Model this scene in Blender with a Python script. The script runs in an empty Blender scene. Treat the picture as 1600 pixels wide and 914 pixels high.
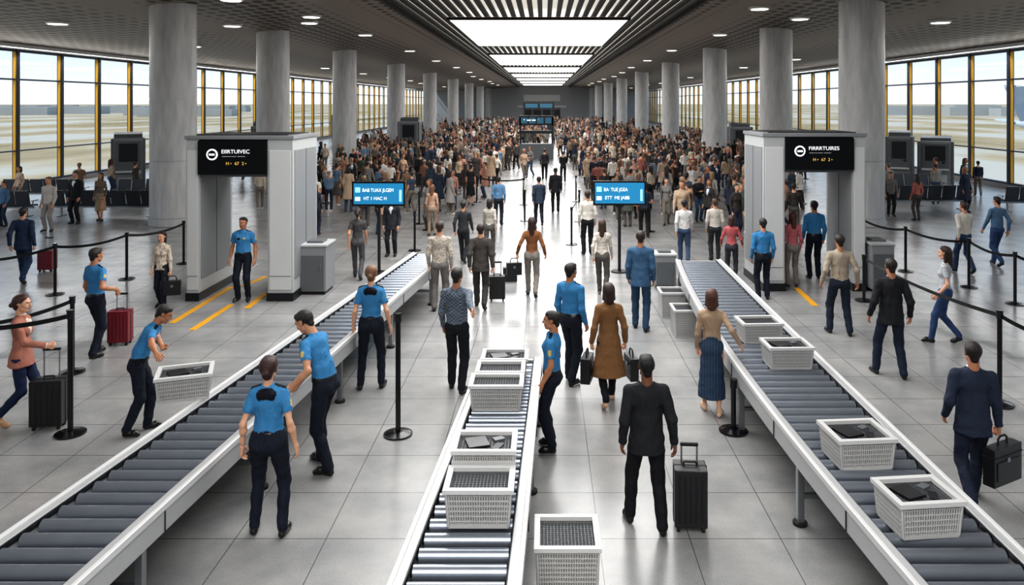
import bpy, numpy as np, math, random, time
from mathutils import Vector, Matrix
T0=time.time()
random.seed(7); rng=np.random.RandomState(7)
F=1200.0; CH=4.36; VX=850.0; HY=161.0
def spot(px,py,z=0.0):
    d=F*(CH-z)/(py-HY); return ((px-VX)/F*d, d)
def wp(px,py,d): return ((px-VX)/F*d, d, CH-(py-HY)/F*d)
def lin(c):
    if isinstance(c,str):
        c=c.lstrip('#'); c=[int(c[i:i+2],16)/255 for i in (0,2,4)]
    return tuple((x/12.92 if x<=0.04045 else ((x+0.055)/1.055)**2.4) for x in c)
scene=bpy.context.scene
# ---------------------------------------------------------------- materials
def newmat(name):
    m=bpy.data.materials.new(name); m.use_nodes=True
    nt=m.node_tree; b=nt.nodes['Principled BSDF']; return m,nt,b
def N(nt,t,**k):
    n=nt.nodes.new(t)
    for a,v in k.items(): setattr(n,a,v)
    return n
def simple(name,col,rough=0.5,metal=0.0,noise=0.0,nscale=8.0,bump=0.0,bscale=60.0,emit=None,estr=1.0,spec=None):
    m,nt,b=newmat(name); c=lin(col)
    b.inputs['Roughness'].default_value=rough; b.inputs['Metallic'].default_value=metal
    if spec is not None: b.inputs['Specular IOR Level'].default_value=spec
    tc=N(nt,'ShaderNodeTexCoord')
    no=N(nt,'ShaderNodeTexNoise'); no.inputs['Scale'].default_value=nscale; no.inputs['Detail'].default_value=4
    nt.links.new(tc.outputs['Object'],no.inputs['Vector'])
    mr=N(nt,'ShaderNodeMapRange'); mr.inputs['To Min'].default_value=1-noise; mr.inputs['To Max'].default_value=1+noise
    nt.links.new(no.outputs['Fac'],mr.inputs['Value'])
    mx=N(nt,'ShaderNodeVectorMath',operation='SCALE'); mx.inputs[0].default_value=c
    nt.links.new(mr.outputs[0],mx.inputs['Scale']); nt.links.new(mx.outputs[0],b.inputs['Base Color'])
    if bump>0:
        n2=N(nt,'ShaderNodeTexNoise'); n2.inputs['Scale'].default_value=bscale
        nt.links.new(tc.outputs['Object'],n2.inputs['Vector'])
        bp=N(nt,'ShaderNodeBump'); bp.inputs['Strength'].default_value=bump; bp.inputs['Distance'].default_value=0.01
        nt.links.new(n2.outputs['Fac'],bp.inputs['Height']); nt.links.new(bp.outputs[0],b.inputs['Normal'])
    if emit is not None:
        b.inputs['Emission Color'].default_value=(*lin(emit),1); b.inputs['Emission Strength'].default_value=estr
    return m
M={}
M['white']=simple('bin_rim_plastic','#c4c4c3',0.4,noise=0.03)
M['basket']=simple('basket_plastic','#b6b5b3',0.45,noise=0.03)
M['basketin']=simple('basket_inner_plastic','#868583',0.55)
M['rail']=simple('rail_powdercoat','#b0b1b2',0.35,0.2,noise=0.04,nscale=3)
M['raillip']=simple('rail_lip','#cdcdcd',0.35,0.1,noise=0.04,nscale=3)
M['roller']=simple('roller_steel','#8b919b',0.27,0.65,noise=0.12,nscale=5)
M['dark']=simple('dark_metal','#1d1f22',0.45,0.3)
M['bed']=simple('conveyor_bed','#0e0f12',0.7)
M['black']=simple('black_gloss','#0c0d0f',0.25)
M['rubber']=simple('black_rubber','#131313',0.7)
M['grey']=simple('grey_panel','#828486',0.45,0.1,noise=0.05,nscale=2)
M['midgrey']=simple('mid_grey_panel','#5f6265',0.45,0.2,noise=0.08,nscale=2)
M['lgrey']=simple('light_panel','#b0b2b2',0.4,0.1,noise=0.04,nscale=2)
M['gatewhite']=simple('gate_front_panel','#c4c5c5',0.4,noise=0.04,nscale=2)
M['steel']=simple('brushed_steel','#8d9094',0.3,0.8)
M['warmlight']=simple('mullion_warm_light','#d9a63c',0.4,0.2)  # warm light on the mullion sides, put in as a gold colour
M['frame']=simple('window_frame_paint','#27364a',0.4,0.3)
M['fascia']=simple('fascia_paint','#d0d1d2',0.6)
M['wall']=simple('wall_paint','#a2a4a6',0.7,noise=0.05,nscale=0.5)
M['yellow']=simple('yellow_floor_tape','#dfa120',0.5)
M['seat']=simple('seat_vinyl','#2c3037',0.5,bump=0.1)
M['luggage']=simple('black_luggage','#17181b',0.4,bump=0.2,bscale=90)
M['redlug']=simple('burgundy_luggage','#6e1c28',0.4,bump=0.2,bscale=90)
M['leather']=simple('black_leather','#15161a',0.35,bump=0.3,bscale=120)
M['paper']=simple('phone_and_papers','#5d6268',0.4)
M['screen']=simple('blue_screen','#1f6f98',0.2,emit='#2a86b4',estr=0.4)
M['screend']=simple('dark_screen','#1c3340',0.2,emit='#3d7d99',estr=0.4)
M['text']=simple('white_lettering','#f2f6f8',0.5,emit='#f2f6f8',estr=0.6)
M['textc']=simple('cyan_lettering','#8fdcf2',0.5,emit='#8fdcf2',estr=0.6)
M['texty']=simple('amber_lettering','#e0b860',0.5,emit='#e0b860',estr=0.4)
M['lamp']=simple('lamp_lens','#ffffff',0.5,emit='#fff4e2',estr=3.0)
M['skylight']=simple('skylight_diffuser','#ffffff',0.5,emit='#ffffff',estr=1.6)
M['slatback']=simple('slat_backlight','#d8d2c8',0.8,emit='#efeae0',estr=0.6)
M['slat']=simple('ceiling_slat','#272321',0.6)
M['planewhite']=simple('aircraft_paint','#c5ccd2',0.3)
M['planeblue']=simple('aircraft_tail_paint','#7f8d9a',0.3)
M['hazeb']=simple('distant_building','#a5a6a4',0.9)
m,nt,b=newmat('column_concrete'); tc=N(nt,'ShaderNodeTexCoord')
mp=N(nt,'ShaderNodeMapping'); mp.inputs['Scale'].default_value=(2.5,2.5,0.5); nt.links.new(tc.outputs['Object'],mp.inputs[0])
no=N(nt,'ShaderNodeTexNoise'); no.inputs['Scale'].default_value=2.2; no.inputs['Detail'].default_value=9; nt.links.new(mp.outputs[0],no.inputs['Vector'])
cr=N(nt,'ShaderNodeValToRGB'); cr.color_ramp.elements[0].position=0.25; cr.color_ramp.elements[0].color=(*lin('#9b9b9c'),1); cr.color_ramp.elements[1].position=0.8; cr.color_ramp.elements[1].color=(*lin('#bcbbb9'),1)
nt.links.new(no.outputs['Fac'],cr.inputs[0]); nt.links.new(cr.outputs[0],b.inputs['Base Color']); b.inputs['Roughness'].default_value=0.4
M['concrete']=m
m,nt,b=newmat('polished_floor_tile'); tc=N(nt,'ShaderNodeTexCoord'); sp=N(nt,'ShaderNodeSeparateXYZ'); nt.links.new(tc.outputs['Object'],sp.inputs[0])
def joint(out,off,size,w):
    a=N(nt,'ShaderNodeMath',operation='SUBTRACT'); a.inputs[1].default_value=off; nt.links.new(out,a.inputs[0])
    a2=N(nt,'ShaderNodeMath',operation='DIVIDE'); a2.inputs[1].default_value=size; nt.links.new(a.outputs[0],a2.inputs[0])
    a3=N(nt,'ShaderNodeMath',operation='FRACT'); nt.links.new(a2.outputs[0],a3.inputs[0])
    a4=N(nt,'ShaderNodeMath',operation='LESS_THAN'); a4.inputs[1].default_value=w/size; nt.links.new(a3.outputs[0],a4.inputs[0])
    return a4.outputs[0]
j1=joint(sp.outputs[0],0.545,0.91,0.009); j2=joint(sp.outputs[1],8.59,0.91,0.011)
mxm=N(nt,'ShaderNodeMath',operation='MAXIMUM'); nt.links.new(j1,mxm.inputs[0]); nt.links.new(j2,mxm.inputs[1])
no=N(nt,'ShaderNodeTexNoise'); no.inputs['Scale'].default_value=1.1; no.inputs['Detail'].default_value=9; no.inputs['Roughness'].default_value=0.6; nt.links.new(tc.outputs['Object'],no.inputs['Vector'])
n3=N(nt,'ShaderNodeTexNoise'); n3.inputs['Scale'].default_value=60; n3.inputs['Detail'].default_value=3; nt.links.new(tc.outputs['Object'],n3.inputs['Vector'])
cr=N(nt,'ShaderNodeValToRGB'); cr.color_ramp.elements[0].position=0.3; cr.color_ramp.elements[0].color=(*lin('#7a7b7c'),1); cr.color_ramp.elements[1].position=0.7; cr.color_ramp.elements[1].color=(*lin('#9b9a98'),1)
ad=N(nt,'ShaderNodeMath',operation='MULTIPLY_ADD'); ad.inputs[1].default_value=0.4; nt.links.new(n3.outputs['Fac'],ad.inputs[0])
sb=N(nt,'ShaderNodeMath',operation='SUBTRACT'); sb.inputs[1].default_value=0.2; nt.links.new(no.outputs['Fac'],sb.inputs[0]); nt.links.new(sb.outputs[0],ad.inputs[2])
nt.links.new(ad.outputs[0],cr.inputs[0])
mi=N(nt,'ShaderNodeMix',data_type='RGBA'); nt.links.new(mxm.outputs[0],mi.inputs[0]); nt.links.new(cr.outputs[0],mi.inputs[6]); mi.inputs[7].default_value=(*lin('#4a4a4c'),1)
nt.links.new(mi.outputs[2],b.inputs['Base Color']); b.inputs['Roughness'].default_value=0.24; b.inputs['Specular IOR Level'].default_value=0.6
M['floor']=m
m,nt,b=newmat('perforated_ceiling'); tc=N(nt,'ShaderNodeTexCoord')
mp=N(nt,'ShaderNodeMapping'); mp.inputs['Scale'].default_value=(1.0,0.55,1); nt.links.new(tc.outputs['Object'],mp.inputs[0])
vo=N(nt,'ShaderNodeTexVoronoi'); vo.inputs['Scale'].default_value=2.0; vo.inputs['Randomness'].default_value=0.0; nt.links.new(mp.outputs[0],vo.inputs['Vector'])
cr=N(nt,'ShaderNodeValToRGB'); cr.color_ramp.elements[0].position=0.34; cr.color_ramp.elements[0].color=(*lin('#100e0d'),1); cr.color_ramp.elements[1].position=0.46; cr.color_ramp.elements[1].color=(*lin('#918479'),1)
nt.links.new(vo.outputs['Distance'],cr.inputs[0]); nt.links.new(cr.outputs[0],b.inputs['Base Color']); b.inputs['Roughness'].default_value=0.5
M['ceil']=m
m=bpy.data.materials.new('window_glass'); m.use_nodes=True; nt=m.node_tree; nt.nodes.clear()
o=N(nt,'ShaderNodeOutputMaterial'); tr=N(nt,'ShaderNodeBsdfTransparent'); tr.inputs[0].default_value=(0.97,0.985,1,1); gl=N(nt,'ShaderNodeBsdfGlossy'); gl.inputs['Roughness'].default_value=0.02
ms=N(nt,'ShaderNodeMixShader'); ms.inputs[0].default_value=0.04; nt.links.new(tr.outputs[0],ms.inputs[1]); nt.links.new(gl.outputs[0],ms.inputs[2]); nt.links.new(ms.outputs[0],o.inputs[0])
M['glass']=m
m,nt,b=newmat('airfield_ground'); tc=N(nt,'ShaderNodeTexCoord'); mp=N(nt,'ShaderNodeMapping'); mp.inputs['Scale'].default_value=(0.03,0.010,1); nt.links.new(tc.outputs['Object'],mp.inputs[0])
no=N(nt,'ShaderNodeTexNoise'); no.inputs['Scale'].default_value=1.5; no.inputs['Detail'].default_value=8; nt.links.new(mp.outputs[0],no.inputs['Vector'])
cr=N(nt,'ShaderNodeValToRGB'); cr.color_ramp.elements[0].position=0.38; cr.color_ramp.elements[0].color=(*lin('#94866a'),1); cr.color_ramp.elements[1].position=0.6; cr.color_ramp.elements[1].color=(*lin('#bcb6aa'),1)
xx_=cr.color_ramp.elements.new(.5); xx_.color=(*lin('#b09f84'),1)
nt.links.new(no.outputs['Fac'],cr.inputs[0]); nt.links.new(cr.outputs[0],b.inputs['Base Color']); b.inputs['Roughness'].default_value=1.0; b.inputs['Specular IOR Level'].default_value=0.0
M['field']=m
def attrmat(name,rough,bump,bscale,stretch=(1,1,1),pattern=None,spec=0.5):
    m,nt,b=newmat(name); at=N(nt,'ShaderNodeVertexColor'); at.layer_name='Col'
    tc=N(nt,'ShaderNodeTexCoord'); mp=N(nt,'ShaderNodeMapping'); mp.inputs['Scale'].default_value=stretch; nt.links.new(tc.outputs['Object'],mp.inputs[0])
    no=N(nt,'ShaderNodeTexNoise'); no.inputs['Scale'].default_value=bscale; no.inputs['Detail'].default_value=3; no.inputs['Distortion'].default_value=0.8; nt.links.new(mp.outputs[0],no.inputs['Vector'])
    bp=N(nt,'ShaderNodeBump'); bp.inputs['Strength'].default_value=bump; bp.inputs['Distance'].default_value=0.04
    nt.links.new(no.outputs['Fac'],bp.inputs['Height']); nt.links.new(bp.outputs[0],b.inputs['Normal'])
    b.inputs['Roughness'].default_value=rough; b.inputs['Specular IOR Level'].default_value=spec
    if pattern is None: nt.links.new(at.outputs[0],b.inputs['Base Color'])
    else:
        kind,sc,c2=pattern
        mi=N(nt,'ShaderNodeMix',data_type='RGBA')
        if kind=='check':
            t=N(nt,'ShaderNodeTexChecker'); t.inputs['Scale'].default_value=sc; nt.links.new(tc.outputs['Object'],t.inputs[0]); fo=t.outputs['Fac']
        elif kind=='stripe':
            t=N(nt,'ShaderNodeTexWave'); t.bands_direction='Z'; t.inputs['Scale'].default_value=sc; t.inputs['Distortion'].default_value=0.6; nt.links.new(tc.outputs['Object'],t.inputs[0]); fo=t.outputs['Fac']
        elif kind=='pleat':
            t=N(nt,'ShaderNodeTexWave'); t.bands_direction='X'; t.inputs['Scale'].default_value=sc; nt.links.new(tc.outputs['Object'],t.inputs[0]); fo=t.outputs['Fac']
        else:
            t=N(nt,'ShaderNodeTexVoronoi'); t.inputs['Scale'].default_value=sc; nt.links.new(tc.outputs['Object'],t.inputs[0]); g=N(nt,'ShaderNodeMath',operation='LESS_THAN'); g.inputs[1].default_value=0.4; nt.links.new(t.outputs['Distance'],g.inputs[0]); fo=g.outputs[0]
        mf=N(nt,'ShaderNodeMath',operation='MULTIPLY'); mf.inputs[1].default_value=0.6; nt.links.new(fo,mf.inputs[0])
        nt.links.new(mf.outputs[0],mi.inputs[0]); nt.links.new(at.outputs[0],mi.inputs[6]); mi.inputs[7].default_value=(*lin(c2),1); nt.links.new(mi.outputs[2],b.inputs['Base Color'])
    return m
PM=[attrmat('person_skin',0.5,0.02,80), attrmat('person_hair',0.45,0.4,90,(1,1,0.25)), attrmat('person_cloth',0.8,1.0,8,(1,1,0.55),spec=0.25), attrmat('person_leather',0.35,0.04,40)]
PAT={'plaid':attrmat('plaid_cloth',0.8,0.8,9,pattern=('check',38,'#8792a0')),'stripe':attrmat('striped_cloth',0.8,0.8,9,pattern=('stripe',7,'#4a3c36')),
 'floral':attrmat('patterned_cloth',0.8,0.8,9,pattern=('v',24,'#7d6f66')),'pleat':attrmat('pleated_cloth',0.8,0.7,9,pattern=('pleat',8,'#14202e')),'bstripe':attrmat('navy_stripe_cloth',0.8,0.8,9,pattern=('stripe',9,'#3a4a60'))}
# ---------------------------------------------------------------- mesh builder
def mkmesh(name,V,Fq,mats,mi=None,col=None,smooth=False,loc=(0,0,0),rotz=0,parent=None):
    me=bpy.data.meshes.new(name); V=np.asarray(V,np.float32); Fq=np.asarray(Fq,np.int32)
    me.vertices.add(len(V)); me.vertices.foreach_set('co',V.ravel())
    me.loops.add(Fq.size); me.loops.foreach_set('vertex_index',Fq.ravel())
    me.polygons.add(len(Fq)); me.polygons.foreach_set('loop_start',np.arange(0,Fq.size,4,dtype=np.int32))
    if mi is not None: me.polygons.foreach_set('material_index',np.asarray(mi,np.int32))
    me.update(calc_edges=True)
    me.polygons.foreach_set('use_smooth',np.full(len(Fq),smooth,dtype=bool))
    if col is not None:
        a=me.color_attributes.new('Col','FLOAT_COLOR','POINT'); c=np.ones((len(V),4),np.float32); c[:,:3]=col; a.data.foreach_set('color',c.ravel())
    for m in mats: me.materials.append(m)
    ob=bpy.data.objects.new(name,me); scene.collection.objects.link(ob); ob.location=loc; ob.rotation_euler=(0,0,rotz)
    if parent: ob.parent=parent
    return ob
class MB:
    def __init__(s): s.V=[]; s.Fc=[]; s.Mi=[]; s.mats=[]; s.sm=[]
    def mi(s,k):
        m=M[k]
        if m not in s.mats: s.mats.append(m)
        return s.mats.index(m)
    def add(s,vs,fs,k,smooth=False):
        o=len(s.V); s.V+= [tuple(v) for v in vs]; i=s.mi(k)
        for f in fs: s.Fc.append(tuple(a+o for a in f)); s.Mi.append(i); s.sm.append(smooth)
    def box(s,c,sz,k,rz=0,taper=1.0,rx=0):
        hx,hy,hz=sz[0]/2,sz[1]/2,sz[2]/2; vs=[]
        R=Matrix.Rotation(rz,3,'Z')@Matrix.Rotation(rx,3,'X')
        for z in(-1,1):
            t=taper if z<0 else 1.0
            for x,y in((-1,-1),(1,-1),(1,1),(-1,1)):
                vs.append(R@Vector((x*hx*t,y*hy*t,z*hz))+Vector(c))
        s.add(vs,[(3,2,1,0),(4,5,6,7),(0,1,5,4),(1,2,6,5),(2,3,7,6),(3,0,4,7)],k)
    def cyl(s,a,b,r,k,seg=16,r2=None,caps=True):
        a=Vector(a);b=Vector(b); r2=r if r2 is None else r2
        d=(b-a).normalized(); u=d.orthogonal().normalized(); v=d.cross(u); vs=[]
        for i in range(seg):
            t=2*math.pi*i/seg; e=u*math.cos(t)+v*math.sin(t); vs+= [a+e*r,b+e*r2]
        s.add(vs,[(2*i,2*((i+1)%seg),2*((i+1)%seg)+1,2*i+1) for i in range(seg)],k,True)
        if caps:
            s.add([vs[2*i] for i in range(seg)][::-1],[tuple(range(seg))],k); s.add([vs[2*i+1] for i in range(seg)],[tuple(range(seg))],k)
    def tube(s,pts,r,k,seg=8):
        for a,b in zip(pts[:-1],pts[1:]): s.cyl(a,b,r,k,seg)
    def sweep(s,pts,x0,x1,z0,z1,k):
        vs=[];n=len(pts)
        for (x,y) in pts: vs+=[(x+x0,y,z0),(x+x1,y,z0),(x+x1,y,z1),(x+x0,y,z1)]
        fs=[]
        for i in range(n-1):
            for j in range(4): fs.append((4*i+j,4*i+(j+1)%4,4*i+4+(j+1)%4,4*i+4+j))
        fs+=[(3,2,1,0),(4*n-4,4*n-3,4*n-2,4*n-1)]
        s.add(vs,fs,k)
    def build(s,name,loc=(0,0,0),rz=0,bevel=0.0,parent=None,tilt=0):
        me=bpy.data.meshes.new(name); me.from_pydata([tuple(v) for v in s.V],[],s.Fc)
        me.polygons.foreach_set('material_index',s.Mi); me.polygons.foreach_set('use_smooth',s.sm)
        for m in s.mats: me.materials.append(m)
        me.update(); ob=bpy.data.objects.new(name,me); scene.collection.objects.link(ob); ob.location=loc; ob.rotation_euler=(tilt,0,rz)
        if bevel>0:
            bm=ob.modifiers.new('bevel','BEVEL'); bm.width=bevel; bm.segments=2; bm.limit_method='ANGLE'; bm.angle_limit=math.radians(50)
        if parent: ob.parent=parent
        return ob
def text(body,size,loc,mat,parent=None,name='lettering',align='LEFT',sx=1.0):
    c=bpy.data.curves.new(name,'FONT'); c.body=body; c.size=size; c.extrude=0.003; c.align_x=align; c.align_y='CENTER'
    o=bpy.data.objects.new(name,c); scene.collection.objects.link(o); o.location=loc; o.rotation_euler=(math.pi/2,0,0); o.scale=(sx,1,1); c.materials.append(M[mat])
    if parent: o.parent=parent
    return o
OBST=[]
# ---------------------------------------------------------------- room
Y0,Y1=-14.0,190.0; XL,XR=-26.6,23.5
b_=MB(); b_.box(((XL+XR)/2,(Y0+Y1)/2,-0.1),(XR-XL+0.6,Y1-Y0+0.6,0.2),'floor'); b_.build('floor')
CW=6.3
prof=[(XL-0.3,7.3),(-22,7.38),(-17,7.6),(-13.4,7.85),(-9.5,8.15),(-CW,8.4),(CW,8.4),(9.5,8.15),(13,7.85),(17,7.6),(20,7.4),(XR+0.3,7.3)]
b_=MB()
for i,((xa,za),(xb,zb)) in enumerate(zip(prof[:-1],prof[1:])):
    k='slatback' if i==5 else 'ceil'
    dz=0.35 if i==5 else 0.0
    b_.add([(xa,Y0,za+dz),(xb,Y0,zb+dz),(xb,Y1,zb+dz),(xa,Y1,za+dz)],[(3,2,1,0)],k)
    b_.add([(xa,Y0,za+.5),(xb,Y0,zb+.5),(xb,Y1,zb+.5),(xa,Y1,za+.5)],[(0,1,2,3)],'wall')
for x in(-CW,CW): b_.box((x,(Y0+Y1)/2,8.55),(0.12,Y1-Y0,0.5),'slat')
b_.build('ceiling')
sky_d=[(-9,3),(10,26),(36,52.5),(62,78.5),(84,97),(103,115),(121,133),(139,151),(157,169)]
b_=MB(); x=-CW+.25
while x<CW-.1:
    b_.box((x,(Y0+Y1)/2,8.47),(0.2,Y1-Y0,0.14),'slat'); x+=0.42
b_.build('ceiling_slats')
b_=MB()
for (ya,yb) in sky_d:
    b_.box((-0.25,(ya+yb)/2,8.29),(8.4,yb-ya,0.06),'skylight')
    for xx in(-4.5,4.0): b_.box((xx,(ya+yb)/2,8.31),(0.12,yb-ya+0.24,0.14),'slat')
    for yy in(ya-0.06,yb+0.06): b_.box((-0.25,yy,8.31),(8.6,0.12,0.14),'slat')
b_.build('skylight')
def ceilz(x): return float(np.interp(x,[p[0] for p in prof],[p[1] for p in prof]))
dl=[(-19,30),(-11,27),(-13.8,34),(-10.7,35),(-10,33),(11,33),(8.7,31),(16,31)]
for k in range(10):
    for xx in(-19,-9.5,9.5,18): dl.append((xx+random.uniform(-.4,.4),42+k*13))
b_=MB()
for (x,y) in dl:
    z=ceilz(x); b_.cyl((x,y,z-0.07),(x,y,z+0.02),0.42,'fascia',20); b_.cyl((x,y,z-0.085),(x,y,z-0.06),0.34,'lamp',20)
b_.build('ceiling_downlights')
b_=MB(); b_.box((0,Y0-0.15,4.0),(56,0.3,8.8),'wall'); b_.build('wall_back')
b_=MB(); b_.box((0,Y1+0.15,4.2),(56,0.3,9),'wall'); b_.box((-0.5,Y1-0.1,1.6),(9,0.3,3.2),'midgrey'); b_.box((-0.5,Y1-0.3,3.5),(12,0.3,0.5),'fascia')
for xx in(-4,-1.7,0.7,3): b_.box((xx,Y1-0.28,1.4),(1.9,0.1,2.6),'dark')
b_.box((-0.5,Y1-0.2,5.6),(9,0.2,1.6),'fascia')
b_.build('wall_far')
for sgn,X,nm in((-1,XL,'left'),(1,XR,'right')):
    b_=MB(); b_.box((X+sgn*0.15,(Y0+Y1)/2,7.45),(0.3,Y1-Y0,0.85),'fascia'); b_.box((X+sgn*0.15,(Y0+Y1)/2,0.12),(0.3,Y1-Y0,0.24),'wall')
    b_.box((X-sgn*0.25,(Y0+Y1)/2,7.17),(0.9,Y1-Y0,0.22),'fascia')
    wl=b_.build('wall_'+nm)
    b_=MB(); y=38.7-3.55*14
    while y<Y1:
        b_.box((X,y,3.68),(0.26,0.2,6.8),'frame'); b_.box((X-sgn*0.02,y-0.14,3.68),(0.12,0.075,6.75),'warmlight'); y+=3.55  # thin coloured strip paints the warm side light on each mullion
    for z,h in((0.3,0.1),(1.95,0.06),(5.55,0.08),(7.0,0.12)): b_.box((X,(Y0+Y1)/2,z),(0.16,Y1-Y0,h),'frame')
    b_.build('window_frame',parent=wl)
    b_=MB(); b_.add([(X+sgn*.05,Y0,0.24),(X+sgn*.05,Y1,0.24),(X+sgn*.05,Y1,7.05),(X+sgn*.05,Y0,7.05)],[(0,1,2,3)],'glass'); b_.build('window_1' if sgn<0 else 'window_2')
cd=[27.7,37.9,51.5,69.5,90,113,137,161,184]
cols=[(-13.37,d) for d in cd]+[(11.45,d) for d in cd]
for (x,d) in cols:
    b_=MB(); R=0.78; segs=[0.0,0.28,2.3,4.5,6.7,ceilz(x)+0.1]
    for za,zb in zip(segs[:-1],segs[1:]):
        b_.cyl((0,0,za+0.012),(0,0,zb-0.012),R if za>0 else R+0.03,'concrete',48,caps=True)
    b_.cyl((0,0,0),(0,0,segs[-1]),R-0.02,'concrete',32,caps=False)
    b_.build('concrete_column',loc=(x,d,0)); OBST.append((x,d,1.15))
b_=MB()
b_.add([(-3000,-3000,-3.2),(3000,-3000,-3.2),(3000,5000,-3.2),(-3000,5000,-3.2)],[(0,1,2,3)],'field'); b_.build('ground')
b_=MB()
for i in range(60):
    sx=-1 if i%2 else 1; d=random.uniform(420,900); x=sx*d*random.uniform(0.40,0.75)
    b_.box((x,d,-3.2+2),(random.uniform(12,50),12,random.uniform(3,7)),'hazeb')
b_.build('distant_airport_buildings')
b_=MB(); st=[(0,0.3,1.2),(4,1.1,0.7),(9,1.75,0.2),(14,1.9,0),(34,1.9,0),(38,1.5,-0.2),(41,0.4,-0.5)]
for (xa,ra,za),(xb,rb,zb) in zip(st[:-1],st[1:]): b_.cyl((xa,0,za),(xb,0,zb),ra,'planewhite',24,r2=rb,caps=False)
def wing(pts,th,k):
    n=len(pts); vs=[Vector(p) for p in pts]+[Vector(p)+Vector(th) for p in pts]
    b_.add(vs,[tuple(range(n))[::-1],tuple(range(n,2*n))]+[(i,(i+1)%n,n+(i+1)%n,n+i) for i in range(n)],k)
wing([(1,-.15,1.5),(8,-.15,1.6),(1.2,-.15,7.2),(-1.6,-.15,7.2)],(0,0.3,0),'planeblue')
for s in(-1,1):
    wing([(2,s*0.5,1.0),(6,s*0.8,1.0),(2.0,s*6,1.6),(0.4,s*6,1.6)],(0,0,0.2),'planewhite')
    wing([(15,s*1.2,-0.6),(23,s*1.4,-0.6),(13,s*16,0.8),(11,s*16,0.8)],(0,0,0.35),'planewhite')
    b_.cyl((17,s*5,-1.5),(21.5,s*5,-1.5),0.95,'planewhite',20)
for (x,y) in((33,0),(19,2),(19,-2)):
    b_.cyl((x,y,-1),(x,y,-2.7),0.12,'steel'); b_.cyl((x,y-.2,-2.6),(x,y+.2,-2.6),0.55,'rubber',20)
b_.build('airplane',loc=(73.5,120,-0.05))
# ---------------------------------------------------------------- conveyors
def conveyor(name,Lp,Rp,y0,y1,legs):
    ly=[p[1] for p in Lp]; lx=[p[0] for p in Lp]; ry=[p[1] for p in Rp]; rx=[p[0] for p in Rp]
    def ext(y,ys,xs): return float(np.polyval(np.polyfit(ys,xs,2 if len(xs)>3 else 1),y))
    ys=np.linspace(y0,y1,28)
    L=[(ext(y,ly,lx),y) for y in ys]; R=[(ext(y,ry,rx),y) for y in ys]
    b=MB(); zt=0.86
    b.sweep(L,0,0.10,zt-0.24,zt,'rail'); b.sweep(R,-0.10,0,zt-0.24,zt,'rail')
    b.sweep(L,-0.012,0.03,zt-0.05,zt+0.012,'raillip'); b.sweep(R,-0.03,0.012,zt-0.05,zt+0.012,'raillip')
    b.sweep(L,0.095,0.11,zt-0.06,zt-0.005,'dark'); b.sweep(R,-0.11,-0.095,zt-0.06,zt-0.005,'dark')
    vs=[];fs=[]
    for (p,q) in zip(L,R): vs+=[(p[0]+.05,p[1],zt-.15),(q[0]-.05,q[1],zt-.15)]
    for i in range(len(L)-1): fs.append((2*i,2*i+1,2*i+3,2*i+2))
    b.add(vs,fs,'bed')
    y=y0+0.1
    while y<y1-0.05:
        xa=ext(y,ly,lx)+0.1; xb=ext(y,ry,rx)-0.1
        b.cyl((xa+.02,y,zt-.08),(xb-.02,y,zt-.08),0.06,'roller',18); b.cyl((xa-.01,y,zt-.08),(xb+.01,y,zt-.08),0.03,'dark',8); y+=0.215
    for y in (y0+0.02,y1-0.02):
        xa=ext(y,ly,lx); xb=ext(y,ry,rx); b.box(((xa+xb)/2,y,zt-.13),(xb-xa,0.05,0.2),'rail')
    for y in legs:
        xa=ext(y,ly,lx)+0.06; xb=ext(y,ry,rx)-0.06
        for x in(xa,xb):
            b.box((x,y,(zt-.2)/2),(0.07,0.07,zt-.22),'steel'); b.cyl((x,y,0),(x,y,0.03),0.075,'rubber',14)
        b.box(((xa+xb)/2,y,0.3),(xb-xa,0.05,0.05),'steel'); b.box(((xa+xb)/2,y,0.6),(xb-xa,0.05,0.06),'steel')
    for y in np.arange(y0+1.2,y1,1.9):
        for pp,yy_,xx_,o in((L,ly,lx,-0.004),(R,ry,rx,0.004)): b.box((ext(y,yy_,xx_)+o,y,zt-.13),(0.012,0.012,0.22),'dark')
    return b.build(name,bevel=0.006)
cz=0.86
def cpt(px,py): return spot(px,py,cz)
conveyor('roller_conveyor',[cpt(0,838),cpt(200,700),cpt(340,607),cpt(450,528),cpt(560,453),cpt(645,395)],[cpt(130,900),cpt(370,690),cpt(480,590),cpt(560,512),cpt(660,430)],3.6,18.0,[4.2,6.45,8.7,11.2,13.7,16.6])
conveyor('roller_conveyor',[cpt(605,914),cpt(668,770),cpt(735,600)],[cpt(812,914),cpt(828,770),cpt(842,600)],3.6,10.6,[4.0,6.5,8.6,10.4])
conveyor('roller_conveyor',[cpt(1430,914),cpt(1250,700),cpt(1140,555),cpt(1090,480),cpt(1058,410)],[cpt(1600,862),cpt(1430,695),cpt(1320,600),cpt(1225,500),cpt(1150,430)],3.6,17.2,[4.2,6.0,7.95,10.2,12.6,15.2,16.9])
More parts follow.
